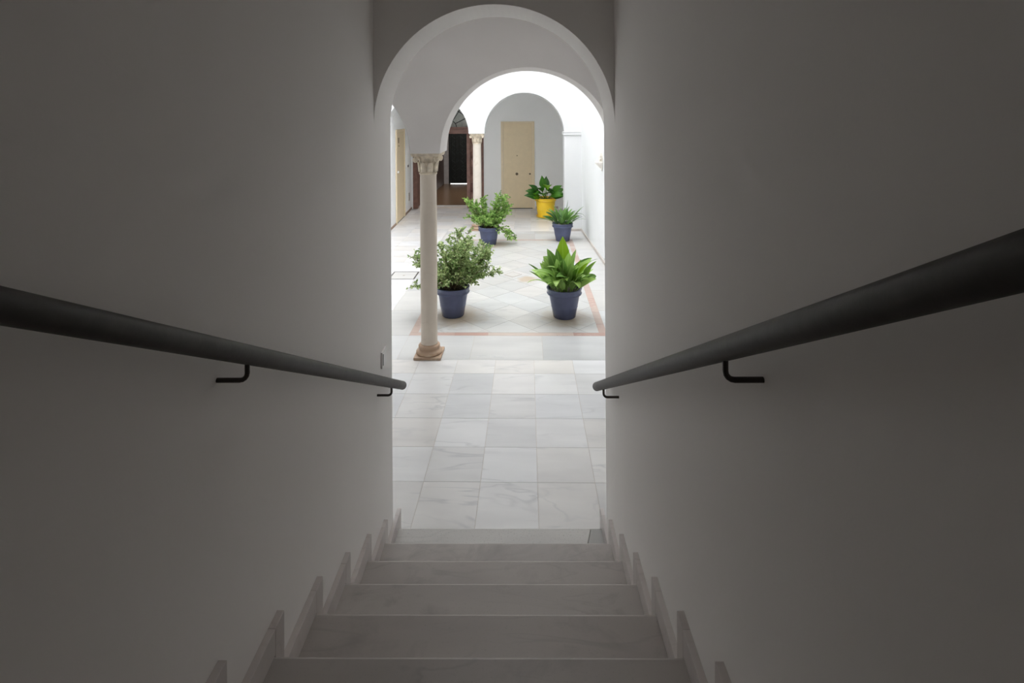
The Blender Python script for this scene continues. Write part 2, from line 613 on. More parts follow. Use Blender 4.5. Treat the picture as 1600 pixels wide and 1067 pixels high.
def clip(poly, a, bb, c):
    """keep a*x+b*y<=c"""
    out = []
    for i in range(len(poly)):
        p, q = poly[i], poly[(i + 1) % len(poly)]
        dp, dq = a * p[0] + bb * p[1] - c, a * q[0] + bb * q[1] - c
        if dp <= 0:
            out.append(p)
        if dp * dq < 0:
            t = dp / (dp - dq)
            out.append((p[0] + (q[0] - p[0]) * t, p[1] + (q[1] - p[1]) * t))
    return out


def area(p):
    return abs(sum(p[i][0] * p[(i + 1) % len(p)][1] - p[(i + 1) % len(p)][0] * p[i][1] for i in range(len(p)))) / 2


def inset(poly, d):
    n = len(poly)
    sgn = 1 if sum(poly[i][0] * poly[(i + 1) % n][1] - poly[(i + 1) % n][0] * poly[i][1] for i in range(n)) > 0 else -1
    out = poly
    for i in range(n):
        p, q = Vector(poly[i]), Vector(poly[(i + 1) % n])
        e = q - p
        if e.length < 1e-5:
            continue
        nn = Vector((e.y, -e.x)).normalized() * sgn       # outward
        out = clip(out, nn.x, nn.y, nn.dot(p) - d)
        if len(out) < 3:
            return []
    return out


mesh_cache = {}


def piece(name, poly, m, gap=0.0016, th=0.02, zj=0.0004, parent=None):
    lwk = 0.046
    poly = clip(poly, -1, -lwk, 3.111 - lwk * 12.52)       # left wall
    if len(poly) < 3:
        return None
    poly = clip(poly, 1, 0.043, 1.214 + 0.043 * 12.07)      # right wall
    if len(poly) < 3 or area(poly) < 0.0015:
        return None
    poly = inset(poly, gap)
    if len(poly) < 3:
        return None
    cx = sum(p[0] for p in poly) / len(poly)
    cy = sum(p[1] for p in poly) / len(poly)
    loc = [(round(x - cx, 4), round(y - cy, 4)) for x, y in poly]
    key = (m.name, tuple(loc))
    if key not in mesh_cache:
        bb = MB()
        bb.prism(loc, -th, 0.0)
        mesh_cache[key] = bb.mesh(name, m)
    o = bpy.data.objects.new(name, mesh_cache[key])
    col.objects.link(o)
    o.parent = parent or floor
    o.location = (cx, cy, R.uniform(-zj, zj))
    return o


def rect(x0, x1, y0, y1):
    return [(x0, y0), (x1, y0), (x1, y1), (x0, y1)]


TX0, TY0, TW = -0.739, 3.784, 0.40
# near gallery, 40 cm tiles; passage floor under the arch too
for j in range(-2, 5):
    y0 = TY0 + TW * j if j != -1 else 3.33
    y1 = (y0 + TW if j < 4 else 5.684) if j not in (-1, -2) else (TY0 if j == -1 else 3.33)
    for i in range(-6, 7):
        x0 = TX0 + TW * i
        if y1 < 3.2 and (x0 < -0.8 or x0 > 0.5):
            continue
        piece('tile', rect(x0, x0 + TW, y0, y1), M_TILE)
for i in range(-6, 7):
    piece('tile', rect(TX0 + TW * i, TX0 + TW * (i + 1), TY0 + TW * 4, 5.684), M_TILE) if TY0 + TW * 4 < 5.38 else None
# large slabs under the near arcade
xs = [-3.4, -2.6, -1.79, -1.39, -0.62, 0.16, 0.93, 1.8]
for a, c in zip(xs[:-1], xs[1:]):
    piece('slab', rect(a, c, 5.684, 6.315), M_SLAB)
BX0, BX1, BY0, BY1 = -1.396, 0.93, 6.315, 11.255
BW = 0.092
# slabs beside the patio square
y = BY0
k = 0
while y < BY1 - 0.01:
    y2 = min(BY1, y + 0.823)
    piece('slab', rect(-1.787, BX0, y, y2), M_SLAB)
    piece('slab', rect(BX1, 1.7, y, y2), M_SLAB)
    y = y2
for a, c in zip(xs[2:-1], xs[3:]):
    piece('slab', rect(a, c, BY1, 11.78), M_SLAB)
    piece('slab', rect(a, c, 11.78, 12.06), M_SLAB)
# red border
def border(x0, x1, y0, y1, along):
    t = x0 if along == 'x' else y0
    end = x1 if along == 'x' else y1
    while t < end - 0.02:
        L = R.choice([0.2, 0.27, 0.33, 0.4])
        e = min(end, t + L)
        if end - e < 0.12:
            e = end
        piece('border_stone', rect(t, e, y0, y1) if along == 'x' else rect(x0, x1, t, e), M_RED, 0.0012)
        t = e
border(BX0, BX1, BY0, BY0 + BW, 'x')
border(BX0, BX1, BY1 - BW, BY1, 'x')
border(BX0, BX0 + BW, BY0 + BW, BY1 - BW, 'y')
border(BX1 - BW, BX1, BY0 + BW, BY1 - BW, 'y')
# diamond paving inside, centred on the drain
ccx, ccy = -0.235, 8.76
hd = 0.283
DR = 0.15
for a in range(-12, 13):
    for c in range(-12, 13):
        px, py = ccx + (a - c) * hd, ccy + (a + c) * hd
        p = [(px, py - hd), (px + hd, py), (px, py + hd), (px - hd, py)]
        for (n0, n1, cc) in ((-1, 0, -(BX0 + BW)), (1, 0, BX1 - BW), (0, -1, -(BY0 + BW)), (0, 1, BY1 - BW)):
            p = clip(p, n0, n1, cc)
            if len(p) < 3:
                break
        if len(p) < 3 or area(p) < 0.003:
            continue
        if a == 0 and c == 0:        # ring of four strips round the drain cover
            q = [(px, py - DR), (px + DR, py), (px, py + DR), (px - DR, py)]
            for k in range(4):
                piece('diamond_tile', [p[k], p[(k + 1) % 4], q[(k + 1) % 4], q[k]], M_DIAM, 0.0008)
            continue
        piece('diamond_tile', p, M_DIAM, 0.0016)
# west gallery tiles
y = 6.315
while y < 15.0:
    y2 = y + TW
    for i in range(4):
        x1 = -1.787 - TW * i
        hx = (8.50, 8.92, -2.215, -1.80)
        if i == 0 and y2 > 8.5 and y < 8.92:               # leave the hatch free
            if y < 8.5:
                piece('tile', rect(x1 - TW, x1, y, 8.5), M_TILE)
            if y2 > 8.92:
                piece('tile', rect(x1 - TW, x1, 8.92, y2), M_TILE)
            continue
        piece('tile', rect(x1 - TW, x1, y, y2), M_TILE)
    y = y2
# far gallery
y = 12.06
while y < 15.03:
    y2 = min(y + TW, 15.36)
    for i in range(-3, 6):
        x0 = TX0 + TW * i + 0.03
        x0c = max(x0, -1.787)
        if x0 + TW > -1.787:
            piece('tile', rect(x0c, x0 + TW, y, y2), M_TILE)
    y = y2
# doorway sill tiles in front of the hall
for i in range(5):
    piece('tile', rect(-3.18 + 0.4 * i, -2.78 + 0.4 * i, 15.36, 15.64), M_TILE)

# hall behind the big doorway
b = MB()
b.box(-3.5, -0.9, 15.3, 20.75, -0.12, -0.002)
hf = struct(b.build('floor_hall', M_HALLFLOOR))
b = MB()
b.box(-3.45, -3.17, 15.33, 20.7, -0.1, 3.3)
struct(b.build('wall_hall_left', M_HALLBROWN))
b = MB()
b.box(-1.17, -0.9, 15.33, 20.7, -0.1, 3.3)
struct(b.build('wall_hall_right', M_HALL))
b = MB()
b.box(-3.45, -0.9, 15.33, 20.9, 3.3, 3.5)
struct(b.build('ceiling_hall', M_HALL))
GX0, GX1, GY = -2.99, -1.55, 20.6
b = MB()
b.box(-3.3, GX0, GY, GY + 0.25, -0.1, 3.4)
b.box(GX1, -1.0, GY, GY + 0.25, -0.1, 3.4)
b.box(GX0, GX1, GY, GY + 0.25, 2.5, 3.4)
struct(b.build('wall_hall_end', M_HALL))
b = MB()
b.box(-4.5, 0.5, GY + 0.2, GY + 2.2, -0.12, -0.004)
struct(b.build('floor_street', M_SLAB))

# ------------------------------------------------------------------ staircase
N0S, RUN, RISE = 3.1415, 0.3164, 0.1676
SXL, SXR = -0.7155, 0.4609
NST = 11
stair = tag(empty('staircase', S(0, 0, 0), SROT), 'grey marble staircase of straight steps going down to the arch', 'stairs')
core = MB()
prof = []
for k in range(NST):
    yn = N0S - RUN * k - 0.04
    core.box(XL + 0.001, XR - 0.001, yn - RUN, yn, -0.05 if k == 0 else RISE * k - 0.05, RISE * (k + 1) - 0.03)
core.box(XL + 0.001, XR - 0.001, -2.58, N0S - RUN * NST - 0.04, RISE * NST - 0.2, RISE * (NST + 1) - 0.03)
core.build('core', M_GROUT, stair)
for k in range(NST + 1):
    yn = N0S - RUN * k
    z = RISE * (k + 1)
    yb = yn - RUN - 0.019 if k < NST else -2.58
    if k == 0:                                             # bottom step: paler speckled main slab, greyer corner piece across a diagonal
        bb = MB()
        bb.prism([(XL + 0.002, yb), (0.303, yb), (0.400, yn), (XL + 0.002, yn)], z - 0.03, z)
        bb.build('tread', M_TREAD2, stair, bevel=0.004)
        bb = MB()
        bb.prism([(0.3045, yb), (XR - 0.002, yb), (XR - 0.002, yn), (0.4015, yn)], z - 0.03, z)
        bb.build('tread', M_TREADG, stair, bevel=0.004)
    else:
        bb = MB()
        bb.box(XL + 0.002, XR - 0.002, yb, yn, -0.03, 0)
        o = bb.build('tread', M_TREAD, stair, bevel=0.011)
        o.location = (0, 0, z)
    bb = MB()
    bb.box(XL + 0.002, XR - 0.002, yn - 0.04, yn - 0.018, z - RISE + (0.0 if k else -0.002), z - 0.03)
    bb.build('riser', M_SKIRT, stair)
    for sx in (0, 1):                                      # stepped wall skirting, an upright and a level piece per step
        x0, x1 = ((XL - 0.001, SXL) if sx == 0 else (SXR, XR + 0.001))
        hh = 0.076
        yf = yn + 0.06
        bb = MB()
        lo = z - RISE if k else 0.0
        bb.box(x0, x1, yn + 0.0005, yf, lo + (hh if k else 0.0) , z + hh)
        bb.build('skirting_upright', M_SKIRT, stair, bevel=0.0015)
        bb = MB()
        y_end = (yn - RUN + 0.0605) if k < NST else -2.58
        bb.box(x0, x1, yn - RUN if k < NST else -2.58, yn, z, z + hh)
        bb.build('skirting', M_SKIRT, stair, bevel=0.0015)

# ------------------------------------------------------------------ handrails
def handrail(name, label, xr, xw, yend, zend, slope, brackets):
    root = tag(empty(name, S(xr, yend, 0), SROT), label, 'handrail')
    rad = 0.0222
    bb = MB()
    ystart = -1.0
    d = Vector((0, -1, slope)).normalized()
    p0 = Vector((0, 0, zend))
    p1 = Vector((0, ystart - yend, zend + slope * (yend - ystart)))
    prs, rr = [], []
    for t in (0, 0.15, 0.35, 0.6, 1.0):
        a = t * pi / 2
        prs.append(p0 + d * (rad * 0.55 * (1 - cos(a)) - 0.0))
        rr.append(max(0.002, rad * (0.25 + 0.75 * sin(a))))
    L = (p1 - p0).length
    for k in range(1, 30):
        prs.append(p0 + d * (rad * 0.55 + (L - 0.012) * k / 29))
        rr.append(rad)
    bb.tube(prs, rr, 28)
    bb.build('rail', M_RAIL, root, True, 40)
    sg = 1 if xw > xr else -1
    for yb in brackets:
        zc = zend + slope * (yend - yb)
        za = zc - 0.062
        dy = yb - yend
        br = 0.018
        pts = [(0, dy, zc - rad * 0.8), (0, dy, za + br)]
        for t in (0.25, 0.5, 0.75, 1.0):
            a = t * pi / 2
            pts.append((sg * br * (1 - cos(a)), dy, za + br - br * sin(a)))
        pts.append((xw - xr + sg * 0.004, dy, za))
        bb = MB()
        bb.tube(pts, 0.0058, 12)
        bb.build('bracket', M_BRK, root, True, 40)
    return root


handrail('handrail', 'dark bronze tubular handrail on the left stair wall', -0.663, XL, 3.035, 1.052, 0.5405, (2.765, 1.305, -0.15))
handrail('handrail', 'dark bronze tubular handrail on the right stair wall', 0.407, XR, 2.925, 1.098, 0.5405, (2.67, 1.08, -0.5))

# switch on the left stair wall
sw = tag(empty('light_switch', S(XL, 2.885, 1.278), SROT), 'white light switch plate on the left stair wall above the rail end', 'light switch')
b = MB()
b.box(0, 0.009, -0.045, 0.045, -0.043, 0.043)
swp = b.build('plate', M_PLASTIC, sw, bevel=0.002)
b = MB()
b.box(0.009, 0.0115, -0.03, 0.03, -0.03, 0.03)
b.build('rocker', M_PLASTIC, swp, bevel=0.0015)
b = MB()
b.box(0.009, 0.0112, -0.0342, -0.0305, -0.03, 0.03)
b.build('rocker_gap', M_DARK, swp)

# fill lamp added behind the camera to lift the dark stair well
lamp = tag(empty('fill_lamp', S(-0.13, -1.4, STOP)), 'added round white fill lamp over the upper stair landing', 'lamp')
b = MB()
b.lathe([(0.14, -0.03), (0.14, 0.0)], 0, 0, 32)
b.build('fill_lamp_base', M_PLASTIC, lamp, True)
ml, nt, bl = newmat('fill_lamp_glass')
bl.inputs['Base Color'].default_value = (0.9, 0.88, 0.84, 1)
bl.inputs['Emission Color'].default_value = (1.0, 0.93, 0.85, 1)
bl.inputs['Emission Strength'].default_value = LANDING_FILL
b = MB()
b.lathe([(0.02, -0.115), (0.07, -0.10), (0.11, -0.07), (0.125, -0.03)], 0, 0, 32)
b.build('fill_lamp_shade', ml, lamp, True)

# ------------------------------------------------------------------ columns
def column(name, label, cx, cy, r, ztop, pl, mshaft, mbase, mcap):
    root = tag(empty(name, (cx, cy, 0)), label, 'column')
    h = pl / 2
    b = MB()
    b.box(-h, h, -h, h, 0.001, 0.028)
    b.build('plinth', mbase, root, bevel=0.004)
    b = MB()
    prof = [(h * 0.93, 0.028), (h * 0.97, 0.038), (h * 0.97, 0.052), (h * 0.90, 0.064), (h * 0.80, 0.070), (h * 0.76, 0.082), (h * 0.78, 0.092),
            (h * 0.80, 0.098), (h * 0.80, 0.112), (h * 0.74, 0.122), (r * 1.05, 0.126), (r * 1.03, 0.134)]
    b.lathe(prof, n=48)
    b.build('base', mbase, root, True, 50)
    b = MB()
    zc = ztop - 0.235
    sh = [(r * 1.03, 0.134), (r * 0.99, 0.16), (r * 1.0, 0.5), (r * 1.02, 1.0), (r * 1.01, 1.5), (r * 0.98, zc - 0.02), (r * 1.0, zc - 0.002), (r * 1.0, zc)]
    b.lathe(sh, n=48)
    b.build('shaft', mshaft, root, True, 50)
    # capital: ring, bell, row of leaves, corner scrolls, concave abacus
    b = MB()
    b.lathe([(r * 0.95, zc), (r * 1.07, zc + 0.001), (r * 1.11, zc + 0.009), (r * 1.07, zc + 0.018), (r * 1.0, zc + 0.02)], n=48)
    b.build('neck_ring', mcap, root, True, 50)
    b = MB()
    b.lathe([(r * 1.0, zc + 0.018), (r * 1.02, zc + 0.07), (r * 1.06, zc + 0.12), (r * 1.16, zc + 0.17), (r * 1.3, zc + 0.20)], n=48)
    b.build('bell', mcap, root, True, 50)
    for k in range(8):                                     # upright leaves round the bell
        a = 2 * pi * k / 8 + pi / 8
        b = MB()
        pts = [(r * 1.02, zc + 0.03, 0.026), (r * 1.06, zc + 0.075, 0.032), (r * 1.12, zc + 0.115, 0.027), (r * 1.24, zc + 0.135, 0.017), (r * 1.30, zc + 0.125, 0.008)]
        vs, fs = [], []
        for (rr, z, w) in pts:
            for s, dr in ((-1, -0.004), (-0.4, 0.006), (0.4, 0.006), (1, -0.004)):
                q = (rr + dr, s * w)
                vs.append((q[0] * cos(a) - q[1] * sin(a), q[0] * sin(a) + q[1] * cos(a), z))
        for j in range(len(pts) - 1):
            for i in range(3):
                fs.append((4 * j + i, 4 * j + i + 1, 4 * j + i + 5, 4 * j + i + 4))
        b.add(vs, fs)
        o = b.build('capital_leaf', mcap, root, True, 80)
        so = o.modifiers.new('thick', 'SOLIDIFY')
        so.thickness = 0.008
    for k in range(4):                                     # corner scrolls
        a = pi / 4 + k * pi / 2
        b = MB()
        pts = []
        rc = h * 1.22
        for t in range(26):
            th = t / 25 * 3.6 * pi
            q = 0.030 - 0.022 * t / 25
            pts.append((rc - 0.012 - q * sin(th) * 0.9 - (0.0), 0, zc + 0.175 + q * cos(th) - 0.008))
        pre = [(r * 1.1, 0, zc + 0.13), (r * 1.2, 0, zc + 0.175)]
        allp = [(p[0] * cos(a), p[0] * sin(a), p[2]) for p in pre + pts]
        b.tube(allp, [0.008, 0.012] + [0.0125] * 26, 8)
        b.build('scroll', mcap, root, True, 60)
    b = MB()
    poly = []
    hw = 0.165
    for k in range(4):
        a0 = pi / 4 + k * pi / 2
        a1 = a0 + pi / 2
        p0 = Vector((cos(a0), sin(a0))) * hw * 1.38
        p1 = Vector((cos(a1), sin(a1))) * hw * 1.38
        tdir = (p1 - p0).normalized()
        nrm = Vector((cos((a0 + a1) / 2), sin((a0 + a1) / 2)))
        p0 = p0 + tdir * 0.018
        p1 = p1 - tdir * 0.018
        for t in range(9):
            u = t / 8
            q = p0.lerp(p1, u) - nrm * 0.026 * sin(pi * u)
            poly.append((q.x, q.y))
    b.prism([(x * 0.95, y * 0.95) for x, y in poly], zc + 0.198, zc + 0.212)
    b.prism(poly, zc + 0.212, zc + 0.234)
    b.build('abacus', mcap, root, bevel=0.002)
    return root


column('column', 'brown-veined marble column with carved capital standing nearest the stair', -1.063, 5.805, 0.0885, 2.18, 0.288, M_COL, M_PLINTH, M_CAP)
column('column', 'pale marble column under the far arcade behind the far left shrub', -1.128, 12.25, 0.0935, 2.18, 0.33, M_COL2, M_PLINTH, M_CAP)

# ------------------------------------------------------------------ doors
def knob(parent, name, loc, r, m, ax='y', depth=0.045):
    b = MB()
    b.lathe([(r * 1.25, 0), (r * 1.25, 0.006), (r * 0.5, 0.012), (r * 0.5, depth * 0.5), (r, depth * 0.62), (r * 0.95, depth * 0.9), (r * 0.4, depth)], n=20)
    if ax == 'y':
        b.xf(lambda x, y, z: (x, -z, y))
    else:
        b.xf(lambda x, y, z: (z, x, y))
    return b.build(name, m, parent, True, 40, loc=loc)


d1 = struct(empty('door_1', (0, YD, 0)))                   # flat cream door at the end
d1['label'] = 'flat cream door in the far wall under the arch'
b = MB()
b.box(-0.715, -0.655, -0.03, 0.0, 0, 2.42)
b.box(0.155, 0.215, -0.03, 0.0, 0, 2.42)
b.box(-0.655, 0.155, -0.03, 0.0, 2.385, 2.42)
b.build('door_frame', M_CREAM2, d1, bevel=0.003)
b = MB()
b.box(-0.651, 0.151, -0.018, 0.0, 0.02, 2.381)
lf = b.build('door_leaf', M_CREAM, d1, bevel=0.002)
b = MB()
b.box(-0.655, 0.155, -0.012, 0.0, 0.0, 0.02)
b.build('threshold', M_DARK, d1)
knob(lf, 'door_knob', (-0.28, -0.018, 0.965), 0.031, M_STEEL)
knob(lf, 'lock', (0.083, -0.018, 0.965), 0.02, M_STEEL, depth=0.03)
knob(lf, 'peephole', (-0.27, -0.018, 1.471), 0.012, M_STEEL, depth=0.015)

ang = math.atan(0.046)
d2 = struct(empty('door_2', (LW(13.37), 13.37, 0), ang))   # cream door in the west wall
d2['label'] = 'cream door in the left gallery wall'
b = MB()
b.box(0.0, 0.03, -0.56, -0.50, 0, 2.26)
b.box(0.0, 0.03, 0.50, 0.56, 0, 2.26)
b.box(0.0, 0.03, -0.50, 0.50, 2.20, 2.26)
b.build('door_frame', M_CREAM2, d2, bevel=0.003)
b = MB()
b.box(0.0, 0.016, -0.497, 0.497, 0.02, 2.197)
lf2 = b.build('door_leaf', M_CREAM, d2, bevel=0.002)
b = MB()
b.box(0.0, 0.012, -0.5, 0.5, 0, 0.02)
b.build('threshold', M_DARK, d2)
b = MB()
b.box(0.016, 0.021, -0.33, -0.21, 1.93, 2.06)
b.build('name_plate', M_BRASS, lf2)
knob(lf2, 'peephole', (0.016, -0.26, 1.86), 0.014, M_BRASS, 'x', 0.015)
knob(lf2, 'door_knob', (0.016, -0.45, 1.24), 0.03, M_PLASTIC, 'x')

# big carved entrance with round fanlight
d3 = struct(empty('door_3', (0, YD, 0)))
d3['label'] = 'dark carved wooden entrance with glazed fanlight'
b = MB()
b.box(DX0, DX0 + 0.125, -0.02, 0.14, 0, 2.087)
b.box(DX1 - 0.075, DX1, -0.02, 0.14, 0, 2.087)
b.build('door_frame', M_WOOD, d3, bevel=0.004)
b = MB()
b.box(DX0, DX1, -0.02, 0.14, 2.087, 2.165)
b.box(DX0, DX1, -0.045, 0.14, 2.165, 2.215)
b.box(DX0, DX1, -0.02, 0.14, 2.215, 2.274)
b.build('lintel', M_WOOD2, d3, bevel=0.004)
lx0, lx1 = -1.675, DX1 - 0.078
b = MB()
b.box(lx0, lx1, 0.04, 0.07, 0.015, 2.085)
lf3 = b.build('door_leaf', M_WOOD, d3)
b = MB()
b.box(lx0, lx0 + 0.09, 0.012, 0.04, 0.015, 2.085)
b.box(lx1 - 0.03, lx1, 0.012, 0.04, 0.015, 2.085)
b.build('stile', M_WOOD2, lf3, bevel=0.004)
nz = 9
for k in range(nz):
    z0 = 0.03 + k * (2.04 / nz)
    z1 = z0 + 2.04 / nz - 0.035
    b = MB()
    xa, xb = lx0 + 0.105, lx1 - 0.04
    i = 0.035
    b.add([(xa, 0.04, z0), (xb, 0.04, z0), (xb, 0.04, z1), (xa, 0.04, z1), (xa + i, 0.016, z0 + i), (xb - i, 0.016, z0 + i), (xb - i, 0.016, z1 - i), (xa + i, 0.016, z1 - i)],
          [(0, 1, 5, 4), (1, 2, 6, 5), (2, 3, 7, 6), (3, 0, 4, 7), (4, 5, 6, 7)])
    b.build('panel', M_WOOD2 if k % 2 else M_WOOD, lf3)
b = MB()                                                    # left leaf folded back into the hall
b.box(DX0 + 0.04, DX0 + 0.085, 0.16, 1.0, 0.015, 2.085)
b.build('door_leaf', M_WOOD, d3, bevel=0.003)
# fanlight
fo = 0.10
FR = drad - 0.02
FZ = 0.86 / drad
fan_c = (dcx, fo, 2.274)


def arcpts(r, n=40, a0=0.0, a1=pi):
    return [(dcx + r * cos(a0 + (a1 - a0) * k / n), fo, 2.274 + r * FZ * sin(a0 + (a1 - a0) * k / n)) for k in range(n + 1)]


b = MB()
b.tube(arcpts(drad - 0.025), 0.03, 8)
b.build('fanlight_frame', M_WOOD, d3, True)
rings = [0.0, 0.22, 0.57, drad - 0.03]
for ri in range(3):
    nseg = 6 if ri else 1
    for s in range(nseg):
        a0, a1 = pi * s / nseg, pi * (s + 1) / nseg
        r0, r1 = rings[ri] + 0.002, rings[ri + 1] - 0.002
        n = 6 if nseg == 6 else 18
        if ri == 0:
            poly = arcpts(r1, n, a0, a1)
        else:
            poly = arcpts(r1, n, a0 + 0.004, a1 - 0.004) + arcpts(r0, n, a0 + 0.004, a1 - 0.004)[::-1]
        m_ = len(poly)
        b = MB()
        b.add([(x, yy - 0.003, z) for x, yy, z in poly] + [(x, yy + 0.003, z) for x, yy, z in poly],
              [(i, (i + 1) % m_, m_ + (i + 1) % m_, m_ + i) for i in range(m_)])
        half = m_ // 2
        if ri == 0:
            b.f += [tuple(range(m_)), tuple(range(2 * m_ - 1, m_ - 1, -1))]
        else:
            for i in range(half - 1):
                q = (i, i + 1, m_ - 2 - i, m_ - 1 - i)
                b.f.append(q)
                b.f.append(tuple(m_ + x for x in q[::-1]))
        b.build('pane', M_GLASS, d3)
for r in (0.22, 0.57):
    b = MB()
    b.tube(arcpts(r), 0.013, 6)
    b.build('glazing_bar', M_IRON, d3, True)
for s in range(1, 6):
    a = pi * s / 6
    b = MB()
    b.tube([(dcx + r * cos(a), fo, 2.274 + r * FZ * sin(a)) for r in (0.22, 0.57, drad - 0.03)], 0.013, 6)
    b.build('glazing_bar', M_IRON, d3, True)

# black iron street door at the end of the hall
d4 = struct(empty('door_4', (0, GY, 0)))
d4['label'] = 'black iron street door at the end of the dark hall'
b = MB()
b.box(GX0, GX0 + 0.06, 0.05, 0.12, 0.0, 2.5)
b.box(GX1 - 0.06, GX1, 0.05, 0.12, 0.0, 2.5)
b.box(GX0 + 0.06, GX1 - 0.06, 0.05, 0.12, 2.44, 2.5)
b.build('door_frame', M_IRON, d4, bevel=0.003)
b = MB()
b.box(GX0 + 0.05, GX1 - 0.05, 0.08, 0.10, 0.014, 2.438)
b.build('door_leaf', M_IRON, d4)
for k in range(9):
    x = GX0 + 0.1 + k * 0.155
    b = MB()
    b.tube([(x, 0.07, 0.06), (x, 0.07, 2.42)], 0.009, 6)
    b.build('bar', M_IRON, d4, True)
M_IRON2 = plain('greened_iron', (0.03, 0.042, 0.04), 0.4, 0.2)
for kz in range(7):
    for kx in range(4):
        b = MB()
        cx_, cz_ = GX0 + 0.255 + 0.31 * kx, 0.28 + 0.31 * kz
        pts = []
        for t in range(17):
            a = t / 16 * 2 * pi
            rr = 0.10 + 0.03 * cos(4 * a)
            pts.append((cx_ + rr * cos(a), 0.07, cz_ + rr * sin(a)))
        b.tube(pts, 0.008, 5, cap=False)
        b.build('scrollwork', M_IRON2, d4, True)

hl = tag(empty('fill_lamp', (-2.2, 17.6, 3.3)), 'added round white fill lamp in the dark entrance hall', 'lamp')  # added out of view to brighten the hall
b = MB()
b.lathe([(0.14, -0.03), (0.14, 0.0)], 0, 0, 32)
b.build('fill_lamp_base', M_PLASTIC, hl, True)
mh = ml.copy()
mh.node_tree.nodes['Principled BSDF'].inputs['Emission Strength'].default_value = HALL_FILL
b = MB()
b.lathe([(0.02, -0.115), (0.07, -0.10), (0.11, -0.07), (0.125, -0.03)], 0, 0, 32)
b.build('fill_lamp_shade', mh, hl, True)

gl = tag(empty('fill_lamp', (-0.13, 4.1, GC)), 'added wide round fill lamp in the gallery before the stair', 'lamp')  # added above the view to brighten lower steps and walls by the arch
b = MB()
b.lathe([(0.42, -0.04), (0.42, 0.0)], 0, 0, 40)
b.build('fill_lamp_base', M_PLASTIC, gl, True)
mgl = ml.copy()
mgl.node_tree.nodes['Principled BSDF'].inputs['Emission Color'].default_value = (1.0, 0.98, 0.96, 1)
mgl.node_tree.nodes['Principled BSDF'].inputs['Emission Strength'].default_value = GALLERY_FILL
b = MB()
b.lathe([(0.02, -0.09), (0.2, -0.085), (0.36, -0.07), (0.40, -0.04)], 0, 0, 40)
b.build('fill_lamp_shade', mgl, gl, True)

# small fittings on the west gallery wall
def wallbox(name, label, cat, yc, zc, w, h, parts):
    root = tag(empty(name, (LW(yc), yc, zc), ang), label, cat)
    b = MB()
    b.box(0, 0.012, -w / 2, w / 2, -h / 2, h / 2)
    wp = b.build('plate', M_PLASTIC if parts != 'vent' else M_BASE, root, bevel=0.002)
    if parts == 'switch':
        for dy in (-0.045, 0.03):
            b = MB()
            b.box(0.012, 0.02, dy - 0.022, dy + 0.022, -0.03, 0.03)
            b.build('button', M_DARK, wp)
    else:
        for k in range(5):
            b = MB()
            b.box(0.012, 0.016, -w / 2 + 0.01, w / 2 - 0.01, -h / 2 + 0.02 + k * h / 5.5, -h / 2 + 0.03 + k * h / 5.5)
            b.build('slot', M_DARK, wp)
    return root


wallbox('intercom', 'white entry panel with two black buttons on the left gallery wall', 'intercom', 14.45, 1.25, 0.17, 0.12, 'switch')
wallbox('vent_cover', 'small grey vent cover low on the left gallery wall', 'vent', 14.62, 0.40, 0.12, 0.22, 'vent')

# plaster ornament on the right patio wall
oy = 9.55
orn = tag(empty('wall_ornament', (RW(oy), oy, 1.77), math.atan(0.043)), 'white plaster shell ornament on the right patio wall', 'ornament')
b = MB()
b.xf(lambda *p: p)
b.lathe([(0.10, 0.0), (0.11, 0.012), (0.08, 0.02)], n=24)
b.xf(lambda x, y, z: (-z, x * 0.9, y * 1.7))
b.build('back_plate', M_PLASTER_ORN, orn, True)
b = MB()                                                    # scalloped bowl jutting from the wall
vs, fs = [], []
nn, mm = 28, 7
for j in range(mm + 1):
    u = j / mm
    for k in range(nn + 1):
        a = -pi / 2 + pi * k / nn
        rr = (0.03 + 0.085 * sin(u * pi / 2)) * (1 + 0.07 * cos(9 * a) * u)
        vs.append((-0.005 - rr * cos(a), rr * sin(a) * 1.1, -0.13 + 0.12 * u))
for j in range(mm):
    for k in range(nn):
        fs.append((j * (nn + 1) + k, j * (nn + 1) + k + 1, (j + 1) * (nn + 1) + k + 1, (j + 1) * (nn + 1) + k))
b.add(vs, fs)
o = b.build('shell_bowl', M_PLASTER_ORN, orn, True, 80)
o.modifiers.new('thick', 'SOLIDIFY').thickness = 0.012
b = MB()
for k in range(7):
    a = radians(-66 + 22 * k)
    pts = [(-0.02, 0.02 * sin(a), 0.0), (-0.045, 0.07 * sin(a), 0.07 * cos(a)), (-0.03, 0.13 * sin(a), 0.155 * cos(a))]
    b.tube(pts, [0.012, 0.018, 0.009], 8)
b.build('shell_ribs', M_PLASTER_ORN, orn, True, 60)

# covers let into the paving
cv = tag(empty('drain_cover', (ccx, ccy, 0)), 'small diamond drain cover in the middle of the patio', 'drain cover')
b = MB()
q = DR - 0.018
b.prism([(0, -q), (q, 0), (0, q), (-q, 0)], -0.02, 0.0)
b.build('cover_slab', M_DIAM, cv)
for k in range(4):
    a0, a1 = k * pi / 2, (k + 1) * pi / 2
    p0, p1 = Vector((cos(a0), sin(a0))), Vector((cos(a1), sin(a1)))
    b = MB()
    b.prism([tuple(p0 * (DR - 0.002)), tuple(p1 * (DR - 0.002)), tuple(p1 * (DR - 0.016)), tuple(p0 * (DR - 0.016))], -0.02, -0.001)
    b.build('frame_bar', M_BASEBROWN if k in (2, 3) else M_BASE, cv)
hc = tag(empty('inspection_cover', (-2.0, 8.71, 0)), 'square marble inspection cover with dark rim in the left gallery floor', 'floor cover')
b = MB()
b.box(-0.185, 0.185, -0.185, 0.185, -0.02, 0.0005)
b.build('cover_slab', M_SLAB, hc)
b = MB()
